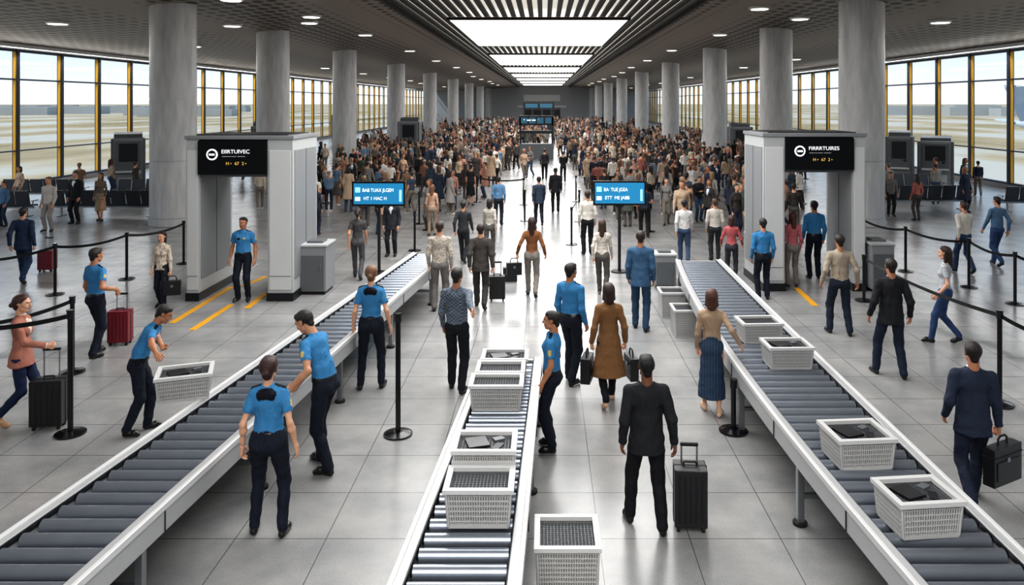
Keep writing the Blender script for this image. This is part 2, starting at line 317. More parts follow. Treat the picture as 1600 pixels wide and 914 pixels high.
# ---------------------------------------------------------------- bins
def bin_(loc,w=0.54,l=0.4,h=0.27,rz=0,name='security_bin',fill=True):
    b=MB(); tp=0.92
    b.box((0,0,0.012),(w*tp,l*tp,0.024),'basket')
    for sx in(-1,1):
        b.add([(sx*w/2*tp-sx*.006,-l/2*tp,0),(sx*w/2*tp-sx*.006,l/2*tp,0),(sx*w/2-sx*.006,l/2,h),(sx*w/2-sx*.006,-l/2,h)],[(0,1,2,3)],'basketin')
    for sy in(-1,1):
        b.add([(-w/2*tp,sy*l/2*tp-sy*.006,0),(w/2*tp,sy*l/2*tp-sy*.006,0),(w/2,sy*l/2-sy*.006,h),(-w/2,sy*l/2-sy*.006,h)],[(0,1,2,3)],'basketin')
    n=int(w/0.021)
    for i in range(n+1):
        x=(-0.5+i/n)*w
        for sy in(-1,1): b.cyl((x*tp,sy*l/2*tp,0.0),(x,sy*l/2,h),0.007 if 0<i<n else 0.013,'basket',5,caps=False)
    n=int(l/0.021)
    for i in range(1,n):
        y=(-0.5+i/n)*l
        for sx in(-1,1): b.cyl((sx*w/2*tp,y*tp,0.0),(sx*w/2,y,h),0.007,'basket',5,caps=False)
    nz=max(5,int(h/0.04))
    for j in range(nz):
        z=h*j/nz+.001; t=tp+(1-tp)*z/h; r=0.006 if 0<j else 0.02
        for sy in(-1,1): b.box((0,sy*l/2*t,z),(w*t,0.012,r*1.6),'basket')
        for sx in(-1,1): b.box((sx*w/2*t,0,z+.0007),(0.0125,l*t-.013,r*1.6),'basket')
    rw=.05
    for sy in(-1,1): b.box((0,sy*l/2,h),(w+rw,rw,0.036),'white')
    for sx in(-1,1): b.box((sx*w/2,0,h-.0008),(rw,l-rw-.001,0.0345),'white')
    zi=h-0.035; b.box((0,0,zi-0.02),(w-.04,l-.04,0.02),'rubber')
    for i in range(1,int(w/0.03)): b.box((-w/2+i*0.03,0,zi+.002),(0.005,l-.05,0.012),'midgrey')
    for i in range(1,int(l/0.03)): b.box((0,-l/2+i*0.03,zi+.004),(w-.05,0.005,0.012),'midgrey')
    if fill:
        b.box((-w*.14,l*.05,zi+.016),(w*.36,l*.5,.03),'leather',rz=.3); b.box((w*.22,-l*.1,zi+.012),(.07,.13,.014),'dark',rz=-.4); b.box((w*.22,l*.24,zi+.014),(.1,.07,.03),'midgrey',rz=.5)
    return b.build(name,loc=loc,rz=rz)
bz=0.845
bin_((3.09,7.6,bz),0.54,0.46,rz=0.08); bin_((3.12,6.42,bz),0.52,0.42,rz=0.1); bin_((3.2,11.45,bz),0.56,0.42,rz=0.05,fill=False); bin_((3.27,10.35,bz),0.56,0.42,rz=0.03)
bin_((-0.545,6.56,bz),0.54,0.40,.3,fill=False); bin_((-0.54,7.06,bz),0.52,0.40,.3,fill=False); bin_((-0.54,7.06,bz+.10),0.535,0.41,.3)
bin_((-0.55,8.97,bz),0.58,0.38,fill=False); bin_((-0.53,9.43,bz),0.55,0.38,fill=False); bin_((-0.5,9.89,bz),0.55,0.38)
bin_((-4.30,9.2,cz+.015),0.58,0.44,rz=0.35,fill=True)
bin_((0.2,6.72,0.0),0.52,0.5,0.6,name='storage_basket',fill=False)
bin_(spot(1072,522)+(0,),0.5,0.5,0.5,name='storage_basket',fill=False); bin_(spot(1050,492)+(0,),0.5,0.5,0.5,name='storage_basket',fill=False)
# ---------------------------------------------------------------- scanner gates
def gate(name,xa,xb,xc,xd,y0,y1,h,txt):
    b=MB(); D=y1-y0; yc=(y0+y1)/2
    for (p,q) in((xa,xb),(xc,xd)):
        b.box(((p+q)/2,yc,h/2),(q-p,D,h),'lgrey'); b.box(((p+q)/2,yc,0.09),(q-p+.04,D+.04,0.18),'dark')
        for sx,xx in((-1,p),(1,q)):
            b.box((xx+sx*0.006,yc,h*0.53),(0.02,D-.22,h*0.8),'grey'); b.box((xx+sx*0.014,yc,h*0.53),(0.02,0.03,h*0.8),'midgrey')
        b.box(((p+q)/2,y0-.006,h*0.5),((q-p)*0.86,0.02,h*0.86),'gatewhite')
        b.box(((p+q)/2,y0-.012,0.55),((q-p)*0.86,0.02,0.012),'dark')
    hh=0.78
    b.box(((xa+xd)/2,yc,h-hh/2),(xd-xa-.02,D-.02,hh-.01),'dark')
    b.box(((xb+xc)/2,yc,h-hh-.03),(xc-xb,D-.1,0.06),'midgrey')
    b.box(((xb+xc)/2,y0-.02,h-hh/2-.02),(xc-xb,0.06,hh-.04),'black')
    b.box(((xa+xd)/2,yc,h+.03),(xd-xa+.06,D+.06,0.08),'grey'); b.box(((xa+xd)/2,yc,h+.075),(xd-xa-.3,D-.3,0.03),'dark')
    ob=b.build(name,bevel=0.012)
    w=xc-xb; cx=xb+0.21*w; zc=h-0.34
    e=MB(); r=0.125
    e.cyl((cx,y0-.052,zc),(cx,y0-.062,zc),r,'text',28); e.cyl((cx,y0-.060,zc),(cx,y0-.068,zc),r*0.72,'black',28); e.box((cx,y0-.070,zc),(r*1.0,0.008,r*0.34),'text'); e.build('sign_mark',parent=ob)
    text(txt,0.12,(cx+0.2,y0-.055,zc+.06),'text',ob,sx=1.05); text('—— — ——  ———',0.055,(cx+0.22,y0-.055,zc-.04),'text',ob); text('H ▸  67  2 ▸',0.10,(cx+0.30,y0-.055,zc-.2),'texty',ob)
    OBST.append(((xa+xd)/2,yc,1.8)); return ob
gate('security_scanner_gate',-7.87,-7.60,-6.08,-5.53,16.9,18.7,3.57,'EIIRTUIVEC')
gate('security_scanner_gate',5.09,5.58,7.17,7.45,17.8,19.5,3.59,'FIRRRTUIRES')
def cabinet(px,py,w,d,h):
    x,y=spot(px,py); b=MB(); b.box((0,0,h/2+.04),(w,d,h-.08),'grey'); b.box((0,0,.04),(w-.08,d-.08,.08),'dark'); b.box((0,0,h),(w+.05,d+.05,.05),'lgrey')
    b.box((0,-d/2-.005,h*.45),(w*.86,.02,h*.7),'midgrey'); b.box((w*.3,-d/2-.02,h*.55),(.03,.03,.18),'steel'); b.box((0,0,h+.05),(w*.6,d*.5,.05),'midgrey')
    b.build('equipment_cabinet',loc=(x,y+d/2,0),bevel=.01)
cabinet(488,461,0.62,0.75,1.12); cabinet(1380,458,0.52,0.75,1.12); cabinet(1040,452,0.5,0.5,0.8)
def stripe(pts,w=0.13):
    b=MB()
    for (a,c) in pts:
        a=Vector((*spot(*a),0)); c=Vector((*spot(*c),0)); d=(c-a); L=d.length; mid=(a+c)/2; ang=math.atan2(d.y,d.x)
        b.box((mid.x,mid.y,0.004),(L,w,0.006),'yellow',rz=ang)
    b.build('yellow_floor_marking')
stripe([((268,505),(362,448)),((300,516),(362,476)),((385,482),(416,458)),((1244,450),(1274,478)),((380,447),(416,432))])
# ---------------------------------------------------------------- monitors
def monitor(px,py,zc,w,h,lines):
    x,y=spot(px,py); b=MB(); OBST.append((x,y,.5))
    b.box((0,0,zc),(w,0.09,h),'black'); b.box((0,-.047,zc),(w-.09,0.012,h-.1),'screen'); b.cyl((0,0.03,0),(0,0.03,zc-h/2+.05),0.04,'dark'); b.cyl((0,.03,0),(0,.03,.03),.22,'dark',24); b.box((0,.03,zc-h/2),(.2,.08,.1),'dark')
    b.box((-w/2+.15,-.056,zc+.1),(.13,.006,.13),'textc'); b.box((-w/2+.15,-.056,zc-.13),(.13,.006,.1),'text'); b.box((w/2-.12,-.056,zc-.05),(.06,.006,.3),'textc')
    ob=b.build('information_display',loc=(x,y,0),bevel=.008)
    text(lines[0],.125,(-w/2+.27,-.062,zc+.09),'text',ob,sx=.82); text(lines[1],.12,(-w/2+.3,-.062,zc-.12),'text',ob,sx=.9)
    return ob
monitor(592,427,2.04,1.36,0.63,('BAB TUAX JLGEM','HT 1 HAC H'))
monitor(968,425,2.04,1.36,0.63,('BA· TUE JGEA','ETT  ME JABB'))
b_=MB()
for (xx) in(-1.25,1.25): b_.box((xx,0,1.6),(.12,.3,3.2),'dark')
b_.box((0,0,3.0),(2.7,.3,.75),'black'); b_.box((0,0,2.1),(2.7,.35,.25),'dark'); b_.box((0,0,0.6),(2.7,.5,1.2),'midgrey')
for i in range(4): b_.box((-0.95+i*.63,-.16,3.0),(.5,.02,.45),'screend')
ib=b_.build('departures_board',loc=(-0.6,60,0)); text('•  ▬ ▬  ·',.3,(-1.0,-.19,3.05),'text',ib)
b_=MB(); b_.box((0,0,4.1),(3,.3,.6),'black'); b_.box((-.7,-.16,4.1),(1.2,.02,.4),'screend'); b_.box((.7,-.16,4.1),(1.2,.02,.4),'screend')
for xx in(-1.4,1.4): b_.box((xx,.1,2.2),(.1,.1,4.4),'dark')
b_.build('departures_board',loc=(-0.5,74,0)); OBST+=[(-1.6,60,1),(.4,60,1),(-1.5,74,1),(.6,74,1),(-.6,60,1.2)]
# ---------------------------------------------------------------- stanchions
def stanchion(x,y,h):
    b=MB(); b.cyl((0,0,0),(0,0,.02),.19,'black',32); b.cyl((0,0,.02),(0,0,.045),.17,'black',32,r2=.06); b.cyl((0,0,.04),(0,0,h),.034,'black',20); b.cyl((0,0,h-.1),(0,0,h),.044,'dark',20); b.cyl((0,0,h),(0,0,h+.015),.05,'black',20)
    OBST.append((x,y,.5)); return b.build('stanchion_post',loc=(x,y,0))
def belt(a,c,ha,hc,par):
    b=MB(); n=14; vs=[]
    for i in range(n+1):
        t=i/n; x=a[0]+(c[0]-a[0])*t; y=a[1]+(c[1]-a[1])*t; z=ha+(hc-ha)*t-.06-.10*4*t*(1-t)
        vs+=[(x-a[0],y-a[1],z-.03),(x-a[0],y-a[1],z+.03)]
        OBST.append((x,y,.35))
    b.add(vs,[(2*i,2*i+2,2*i+3,2*i+1) for i in range(n)],'black')
    o=b.build('belt',parent=par); s=o.modifiers.new('t','SOLIDIFY'); s.thickness=.006
def row(pts):
    ws=[(*spot(px,py),h) for (px,py,h) in pts]
    obs=[stanchion(*w) for w in ws]
    for i,(a,c) in enumerate(zip(ws[:-1],ws[1:])): belt(a,c,a[2],c[2],obs[i])
row([(287,412,1.15),(198,436,1.15),(86,460,1.15),(-60,490,1.15)])
row([(113,582,1.22),(-90,640,1.22)])
row([(110,678,1.62),(-140,700,1.6)])
row([(1345,402,1.15),(1415,424,1.15),(1514,449,1.15),(1586,475,1.12),(1680,500,1.12)])
row([(1350,470,1.0),(1562,632,1.35),(1700,690,1.35)])
x,y=spot(622,679); stanchion(x,y,1.58)
x,y=spot(1146,674); stanchion(x,y,0.68)  # low conveyor support leg with a disc foot, reusing the stanchion shape
row([(893,382,1.15),(905,346,1.15),(900,315,1.15)]); row([(1015,362,1.15),(1010,330,1.15)]); row([(820,345,1.15),(818,320,1.15),(745,316,1.15)]); row([(648,392,1.15),(655,350,1.15)]); row([(925,312,1.1),(1010,305,1.1)])
# ---------------------------------------------------------------- seats and kiosks
def seats(x,y,n,rz=0):
    b=MB(); w=.58
    b.box((0,.05,.36),(n*w,.07,.07),'steel')
    for i in range(n):
        cx=(-n/2+i+.5)*w; b.box((cx,-.02,.44),(w-.06,.48,.07),'seat',rx=.06); b.box((cx,.27,.74),(w-.06,.06,.58),'seat',rx=-.2)
        OBST.append((x+cx*math.cos(rz),y+cx*math.sin(rz),.75))
    for i in range(n+1):
        cx=(-n/2+i)*w; b.box((cx,-.02,.62),(.045,.4,.035),'steel'); b.box((cx,.1,.5),(.03,.04,.26),'steel')
    for i in(0,n):
        cx=(-n/2+i)*w*.85; b.box((cx,.05,.18),(.06,.06,.36),'steel'); b.box((cx,.03,.02),(.07,.6,.04),'steel')
    b.build('airport_seat_row',loc=(x,y,0),rz=rz,bevel=.012)
seats(-16.9,29.7,7,math.pi); seats(-21.3,29.5,6,math.pi); seats(-17.2,33.5,5,.1); seats(-22,34,6,math.pi)
seats(15.6,31.5,6,math.pi); seats(19.9,31,5,math.pi); seats(17,36,6,0)
for (x,y,n,r) in((-9.5,41,4,0),(-5.5,43.5,4,math.pi),(-8,47.5,5,0),(-5,37,4,math.pi),(-4.5,52,4,0),(4.8,47,4,math.pi),(8,51,5,0)): seats(x,y,n,r)
def kiosk(x,y,w,h,rz=0):
    b=MB(); b.box((0,.1,h*.46),(w,1.2,h*.92),'grey'); b.box((0,.25,h*.95),(w*.94,.8,h*.1),'midgrey',rx=.12); b.box((0,-.52,h*.62),(w*.84,.06,h*.5),'midgrey'); b.box((0,-.56,h*.68),(w*.62,.03,h*.3),'dark'); b.box((0,-.68,h*.36),(w*.84,.4,.1),'lgrey',rx=-.15)
    for sx in(-1,1): b.box((sx*(w/2+.04),.1,h*.46),(.1,1.3,h*.90),'midgrey')
    b.box((0,-.53,h*.15),(w*.7,.03,h*.22),'lgrey'); b.box((w*.25,-.57,h*.5),(.15,.05,.1),'dark'); b.build('check_in_kiosk',loc=(x,y,0),rz=rz,bevel=.05); OBST.append((x,y,1.7))
kiosk(-20.3,37.5,1.3,2.9,.5); kiosk(-18.3,38.5,1.1,2.5,.5); kiosk(18.3,39.5,1.1,2.9,-.5); kiosk(20.4,40,1.5,2.6,-.5); kiosk(-17.5,48,1.3,3.2,.3); kiosk(-10.5,60,1.5,3.2); kiosk(14.8,58,1.5,2.8); kiosk(-22,84,2,3.4)
# ---------------------------------------------------------------- luggage
def suitcase(px,py,w=.42,dp=.25,h=.62,hh=1.02,rz=0,k='luggage'):
    x,y=spot(px,py); b=MB(); z0=.06
    b.box((0,0,z0+h/2),(w,dp,h),k)
    for i in range(5):
        xx=(-.5+(i+.5)/5)*w*.86
        for s in(-1,1): b.box((xx,s*dp/2,z0+h/2),(w*.07,.018,h*.84),k)
    b.box((0,0,z0+h/2),(w+.012,.02,h+.012),'rubber')
    for sx in(-1,1):
        for sy in(-1,1):
            b.cyl((sx*w*.38-.015,sy*dp*.32,.03),(sx*w*.38+.015,sy*dp*.32,.03),.03,'rubber',14); b.box((sx*w*.38,sy*dp*.32,.06),(.05,.05,.03),'dark')
        b.cyl((sx*w*.24,dp*.3,z0+h),(sx*w*.24,dp*.3,hh-.02),.009,'steel',8)
    b.box((0,dp*.3,hh),(w*.56,.035,.035),'rubber'); b.tube([(-.07,0,z0+h),(-.06,0,z0+h+.035),(.06,0,z0+h+.035),(.07,0,z0+h)],.01,'rubber')
    b.build('rolling_suitcase',loc=(x,y,0),rz=rz,bevel=.018)
def bag(pos,w=.4,dp=.13,h=.3,rz=0,k='leather',name='briefcase'):
    b=MB(); top=-.10
    b.box((0,0,top-h/2),(w,dp,h),k); b.box((0,0,top-h*.22),(w+.01,dp+.012,.015),'rubber'); b.box((0,-dp/2-.006,top-h*.35),(.05,.012,.05),'steel'); b.box((0,dp/2+.006,top-h*.35),(.05,.012,.05),'steel')
    b.box((0,-dp/2-.004,top-h*.6),(w*.8,.01,h*.5),k)
    b.tube([(-.085,0,top),(-.075,0,-.03),(-.045,0,-.005),(.045,0,-.005),(.075,0,-.03),(.085,0,top)],.011,'rubber',8)
    b.build(name,loc=pos,rz=rz,bevel=.025)
print('objects',time.time()-T0)
# ---------------------------------------------------------------- SDF people
A=lambda *v: np.array(v,dtype=np.float64)
SK,HA,TO,BO,SH,EW,IR,LI,DK,AC,BE=range(11)
MATOF=np.array([0,1,2,2,3,0,0,0,2,2,3])
def pr(a,b,ra,rb,reg,ratio=1.0,v=None,cap=False,capa=False): return dict(a=np.array(a,float),b=np.array(b,float),ra=ra,rb=rb,reg=reg,q=ratio,v=v,cap=cap,capa=capa)
def pdist(p,X):
    a=p['a'].astype(np.float32); ba=(p['b']-p['a']).astype(np.float32); pa=X-a
    if p['q']!=1.0:
        v=p['v'].astype(np.float32); s=np.float32(1/p['q']-1)
        pa2=pa+((pa@v)*s)[...,None]*v; ba2=ba+(ba@v)*s*v
    else: pa2,ba2=pa,ba
    L2=float(ba2@ba2)+1e-9
    h=np.clip((pa2@ba2)/L2,0,1)
    e=pa2-h[...,None]*ba2
    d=np.sqrt((e*e).sum(-1))-(p['ra']+(p['rb']-p['ra'])*h)
    if p['q']!=1.0: d=d*((1+min(1,p['q']))/2)
    if p['cap'] or p['capa']:
        u=ba/np.sqrt(float(ba@ba)+1e-12)
        if p['cap']: d=np.maximum(d,(pa@u)-float(np.sqrt(ba@ba)))
        if p['capa']: d=np.maximum(d,-(pa@u))
    return d
def smin(a,b,k):
    h=np.maximum(k-np.abs(a-b),0)/k; return np.minimum(a,b)-h*h*k*0.25
OFF=np.array([[0,0,0],[1,0,0],[0,1,0],[1,1,0],[0,0,1],[1,0,1],[0,1,1],[1,1,1]])
EDG=[(0,1),(2,3),(4,5),(6,7),(0,2),(1,3),(4,6),(5,7),(0,4),(1,5),(2,6),(3,7)]
def surfnet(D,org,h):
    S=D<0; c=np.zeros(tuple(n-1 for n in D.shape),np.int8)
    for o in OFF: c+=S[o[0]:o[0]+c.shape[0],o[1]:o[1]+c.shape[1],o[2]:o[2]+c.shape[2]]
    mask=(c>0)&(c<8); idx=-np.ones(c.shape,np.int32); ci=np.argwhere(mask); n=len(ci); idx[mask]=np.arange(n)
    acc=np.zeros((n,3)); cnt=np.zeros(n)
    dv=[D[ci[:,0]+o[0],ci[:,1]+o[1],ci[:,2]+o[2]] for o in OFF]
    for (i,j) in EDG:
        cr=(dv[i]<0)!=(dv[j]<0); t=dv[i][cr]/(dv[i][cr]-dv[j][cr]); acc[cr]+=OFF[i]+(OFF[j]-OFF[i])*t[:,None]; cnt[cr]+=1
    V=org+h*(ci+acc/np.maximum(cnt,1)[:,None]); Q=[]
    for ax in range(3):
        s1=[slice(None)]*3; s2=[slice(None)]*3; s1[ax]=slice(0,-1); s2[ax]=slice(1,None)
        a=S[tuple(s1)]; b=S[tuple(s2)]; e=np.argwhere(a!=b)
        u,w=(ax+1)%3,(ax+2)%3
        ok=(e[:,u]>0)&(e[:,w]>0)&(e[:,u]<D.shape[u]-1)&(e[:,w]<D.shape[w]-1); e=e[ok]; ins=a[e[:,0],e[:,1],e[:,2]]
        def cell(du,dw):
            q=e.copy(); q[:,u]+=du; q[:,w]+=dw; return idx[q[:,0],q[:,1],q[:,2]]
        q=np.stack([cell(-1,-1),cell(0,-1),cell(0,0),cell(-1,0)],1); q[~ins]=q[~ins][:,::-1]; Q.append(q)
    return V.astype(np.float32),np.concatenate(Q)
def mesh_sdf(groups,h,kout,ground=False,carve=(),wrinkle=0.0,seed=0):
    allp=[p for g in groups for p in g[1]]
    lo=np.min([np.minimum(p['a']-p['ra'],p['b']-p['rb']) for p in allp],0)-2.5*h-.012; hi=np.max([np.maximum(p['a']+p['ra'],p['b']+p['rb']) for p in allp],0)+2.5*h+.012
    if ground: lo[2]=-2*h
    n=np.ceil((hi-lo)/h).astype(int)+1
    ax=[(lo[i]+h*np.arange(n[i])).astype(np.float32) for i in range(3)]
    D=np.full(tuple(n),.3,np.float32)
    for k,ps in groups:
        G=np.full(tuple(n),.3,np.float32)
        for p in ps:
            m=max(k,kout)+2*h
            l=np.minimum(p['a']-p['ra'],p['b']-p['rb'])-m; u=np.maximum(p['a']+p['ra'],p['b']+p['rb'])+m
            i0=np.maximum(((l-lo)/h).astype(int),0); i1=np.minimum(((u-lo)/h).astype(int)+2,n)
            sl=tuple(slice(i0[i],i1[i]) for i in range(3))
            X=np.stack(np.meshgrid(ax[0][sl[0]],ax[1][sl[1]],ax[2][sl[2]],indexing='ij'),-1)
            G[sl]=smin(G[sl],pdist(p,X),k)
        D=smin(D,G,kout)
    for (c,r) in carve:
        X=np.stack(np.meshgrid(*ax,indexing='ij'),-1); d=np.sqrt(((X-np.array(c,np.float32))**2).sum(-1))-r; D=-smin(-D,d,.008)
    if wrinkle>0:
        x=ax[0][:,None,None];y=ax[1][None,:,None];z=ax[2][None,None,:]; s=seed*1.7
        D=D+wrinkle*(np.sin(38*z+14*x+s+3*np.sin(11*y+s))*np.sin(17*x-9*z+2*s)+.6*np.sin(23*y+31*z+s)*np.sin(13*x+s))
    if ground: D=np.maximum(D,-ax[2][None,None,:])
    V,Q=surfnet(D,lo,h)
    best=np.full(len(V),9.,np.float32); R=np.zeros(len(V),np.int32)
    for p in allp:
        d=pdist(p,V); m=d<best; best[m]=d[m]; R[m]=p['reg']
    return V,Q,R
X_=A(1,0,0);Y_=A(0,1,0);Z_=A(0,0,1)
HC={}
def hair_prims(style):
    h=[]
    if style in('short','crop'):
        r=.083 if style=='short' else .080
        h=[pr((0,-.03,.172),(0,0,.178),r,r,HA),pr((0,-.045,.13),(0,-.055,.085),.062,.045,HA),pr((.058,-.015,.15),(.062,-.01,.12),.022,.014,HA),pr((-.058,-.015,.15),(-.062,-.01,.12),.022,.014,HA),pr((-.03,.05,.215),(.035,.05,.215),.032,.030,HA)]
    elif style in('bob','long','bun','pony','lowbun'):
        h=[pr((0,-.03,.172),(0,.002,.18),.086,.084,HA),pr((0,-.045,.14),(0,-.05,.085),.07,.05,HA),pr((-.03,.045,.215),(.035,.045,.215),.034,.032,HA),pr((.055,.0,.16),(.064,-.012,.12),.03,.02,HA),pr((-.055,.0,.16),(-.064,-.012,.12),.03,.02,HA)]
        if style=='bob': h+=[pr((s*.052,-.01,.15),(s*.068,-.02,.03),.036,.030,HA) for s in(-1,1)]+[pr((0,-.05,.14),(0,-.06,.02),.078,.07,HA)]
        if style=='long': h+=[pr((s*.052,-.01,.15),(s*.075,-.01,-.04),.034,.024,HA) for s in(-1,1)]+[pr((0,-.05,.14),(0,-.085,-.10),.08,.055,HA)]
        if style=='bun': h+=[pr((0,-.10,.20),(0,-.115,.205),.042,.038,HA)]
        if style=='lowbun': h+=[pr((0,-.115,.12),(0,-.12,.118),.036,.036,HA)]
        if style=='pony': h+=[pr((0,-.11,.17),(0,-.14,.12),.03,.034,HA),pr((0,-.14,.12),(0,-.13,-.02),.034,.016,HA)]
    return h
def head(style,fem,h=.0055):
    key=(style,fem,h)
    if key in HC: return HC[key]
    j=.9 if fem else 1.0
    base=[pr((0,-.022,.162),(0,.02,.165),.077,.076,SK),pr((0,.042,.135),(0,.046,.065),.060,.046*j,SK),pr((0,.03,.06),(0,.072,.036),.044*j,.021,SK),
      pr((.034*j,.02,.065),(.028*j,.05,.045),.030,.024,SK),pr((-.034*j,.02,.065),(-.028*j,.05,.045),.030,.024,SK),
      pr((.036,.068,.1),(.03,.075,.09),.026,.022,SK),pr((-.036,.068,.1),(-.03,.075,.09),.026,.022,SK),
      pr((-.03,.092,.152),(.03,.092,.152),.012,.012,SK)]
    nose=[pr((0,.101,.138),(0,.121,.102),.008,.012,SK),pr((-.01,.111,.098),(.01,.111,.098),.009,.009,SK)]
    ears=[pr((s*.079,-.002,.142),(s*.076,.004,.108),.019,.012,SK,ratio=.45,v=X_) for s in(-1,1)]
    neck=[pr((0,-.018,.08),(0,-.03,-.09),.052*(.88 if fem else 1.05),.056*(.88 if fem else 1.08),SK)]
    lips=[pr((-.019,.094,.0665),(0,.1,.0685),.005,.0068,LI),pr((.019,.094,.0665),(0,.1,.0685),.005,.0068,LI),pr((-.013,.095,.061),(.013,.095,.061),.006,.006,LI)]
    eyes=[pr((s*.031,.0885,.133),(s*.031,.089,.133),.013,.013,EW) for s in(-1,1)]+[pr((s*.031,.0965,.133),(s*.031,.0967,.133),.0072,.0072,IR) for s in(-1,1)]
    brows=[pr((s*.016,.1035,.151),(s*.046,.092,.153),.005,.004,HA) for s in(-1,1)]
    g=[(.022,base),(.012,neck+ears),(.008,nose),(.003,lips),(.002,brows)]
    hp=hair_prims(style)
    if hp: g.append((.02,hp))
    carve=[((s*.031,.116,.134),.017) for s in(-1,1)]
    V,Q,R=mesh_sdf(g,h,.006,carve=carve)
    V2,Q2,R2=mesh_sdf([(.001,eyes)],.0032,.0005)
    r=(np.concatenate([V,V2]),np.concatenate([Q,Q2+len(V)]),np.concatenate([R,R2])); HC[key]=r; return r
NC={}
def hand(kind,side):
    if (kind,side) in NC: return NC[(kind,side)]
    ys=[.031,.0105,-.0105,-.030]; ln=[.070,.079,.073,.057]; zk=[-.088,-.092,-.088,-.080]
    cur={'relax':(18,42,62),'grip':(62,140,205),'flat':(4,12,20)}[kind]
    palm=[pr((0,.008*np.sign(y),-.005),(0,y,z),.020,.0125,SK) for y,z in zip(ys,zk)]+[pr((0,0,.03),(0,0,-.02),.026,.024,SK,ratio=.75,v=X_)]
    g=[(.014,palm)]
    for i,(y,l,z) in enumerate(zip(ys,ln,zk)):
        p=A(0,y,z); ps=[]; r=.0098 if i<3 else .0085; sp=y*.9*(0 if kind=='grip' else 1)
        for th,fr,rr in zip(cur,(.44,.31,.25),(1,.93,.84)):
            t=math.radians(th+ (i-1)*3); q=p+l*fr*A(-math.sin(t),sp*1.2,-math.cos(t)); ps.append(pr(p,q,r*rr,r*rr*.93,SK)); p=q
        g.append((.004,ps))
    if kind=='grip': th=[(-.006,.028,-.03),(-.028,.050,-.055),(-.044,.040,-.085),(-.048,.022,-.1)]
    else: th=[(-.006,.026,-.028),(-.018,.052,-.055),(-.024,.060,-.083),(-.030,.060,-.106)]
    g.append((.005,[pr(th[0],th[1],.016,.0125,SK),pr(th[1],th[2],.0125,.0108,SK),pr(th[2],th[3],.0105,.0085,SK)]))
    V,Q,R=mesh_sdf(g,.0042,.004)
    if side<0: V=V*np.array([-1,1,1],np.float32); Q=Q[:,::-1]
    NC[(kind,side)]=(V,Q,R); return NC[(kind,side)]
def ik(a,c,l1,l2,pole):
    v=c-a; d=np.linalg.norm(v)
    if d>(l1+l2)*.995: c=a+v/d*(l1+l2)*.995; v=c-a; d=np.linalg.norm(v)
    u=v/d; x=(l1*l1-l2*l2+d*d)/(2*d); hh=math.sqrt(max(l1*l1-x*x,0)); p=pole-u*(pole@u); p/=np.linalg.norm(p)+1e-9
    return a+u*x+p*hh,c
def Rx(a): c,s=math.cos(a),math.sin(a); return np.array([[1,0,0],[0,c,s],[0,-s,c]])
def Rz(a): c,s=math.cos(a),math.sin(a); return np.array([[c,-s,0],[s,c,0],[0,0,1]])
def Ry(a): c,s=math.cos(a),math.sin(a); return np.array([[c,0,s],[0,1,0],[-s,0,c]])
def align(frm,to):
    v=np.cross(frm,to); c=frm@to
    if c<-.9999: return np.diag([1,-1,-1.])
    K=np.array([[0,-v[2],v[1]],[v[2],0,-v[0]],[-v[1],v[0],0]]); return np.eye(3)+K+K@K/(1+c)
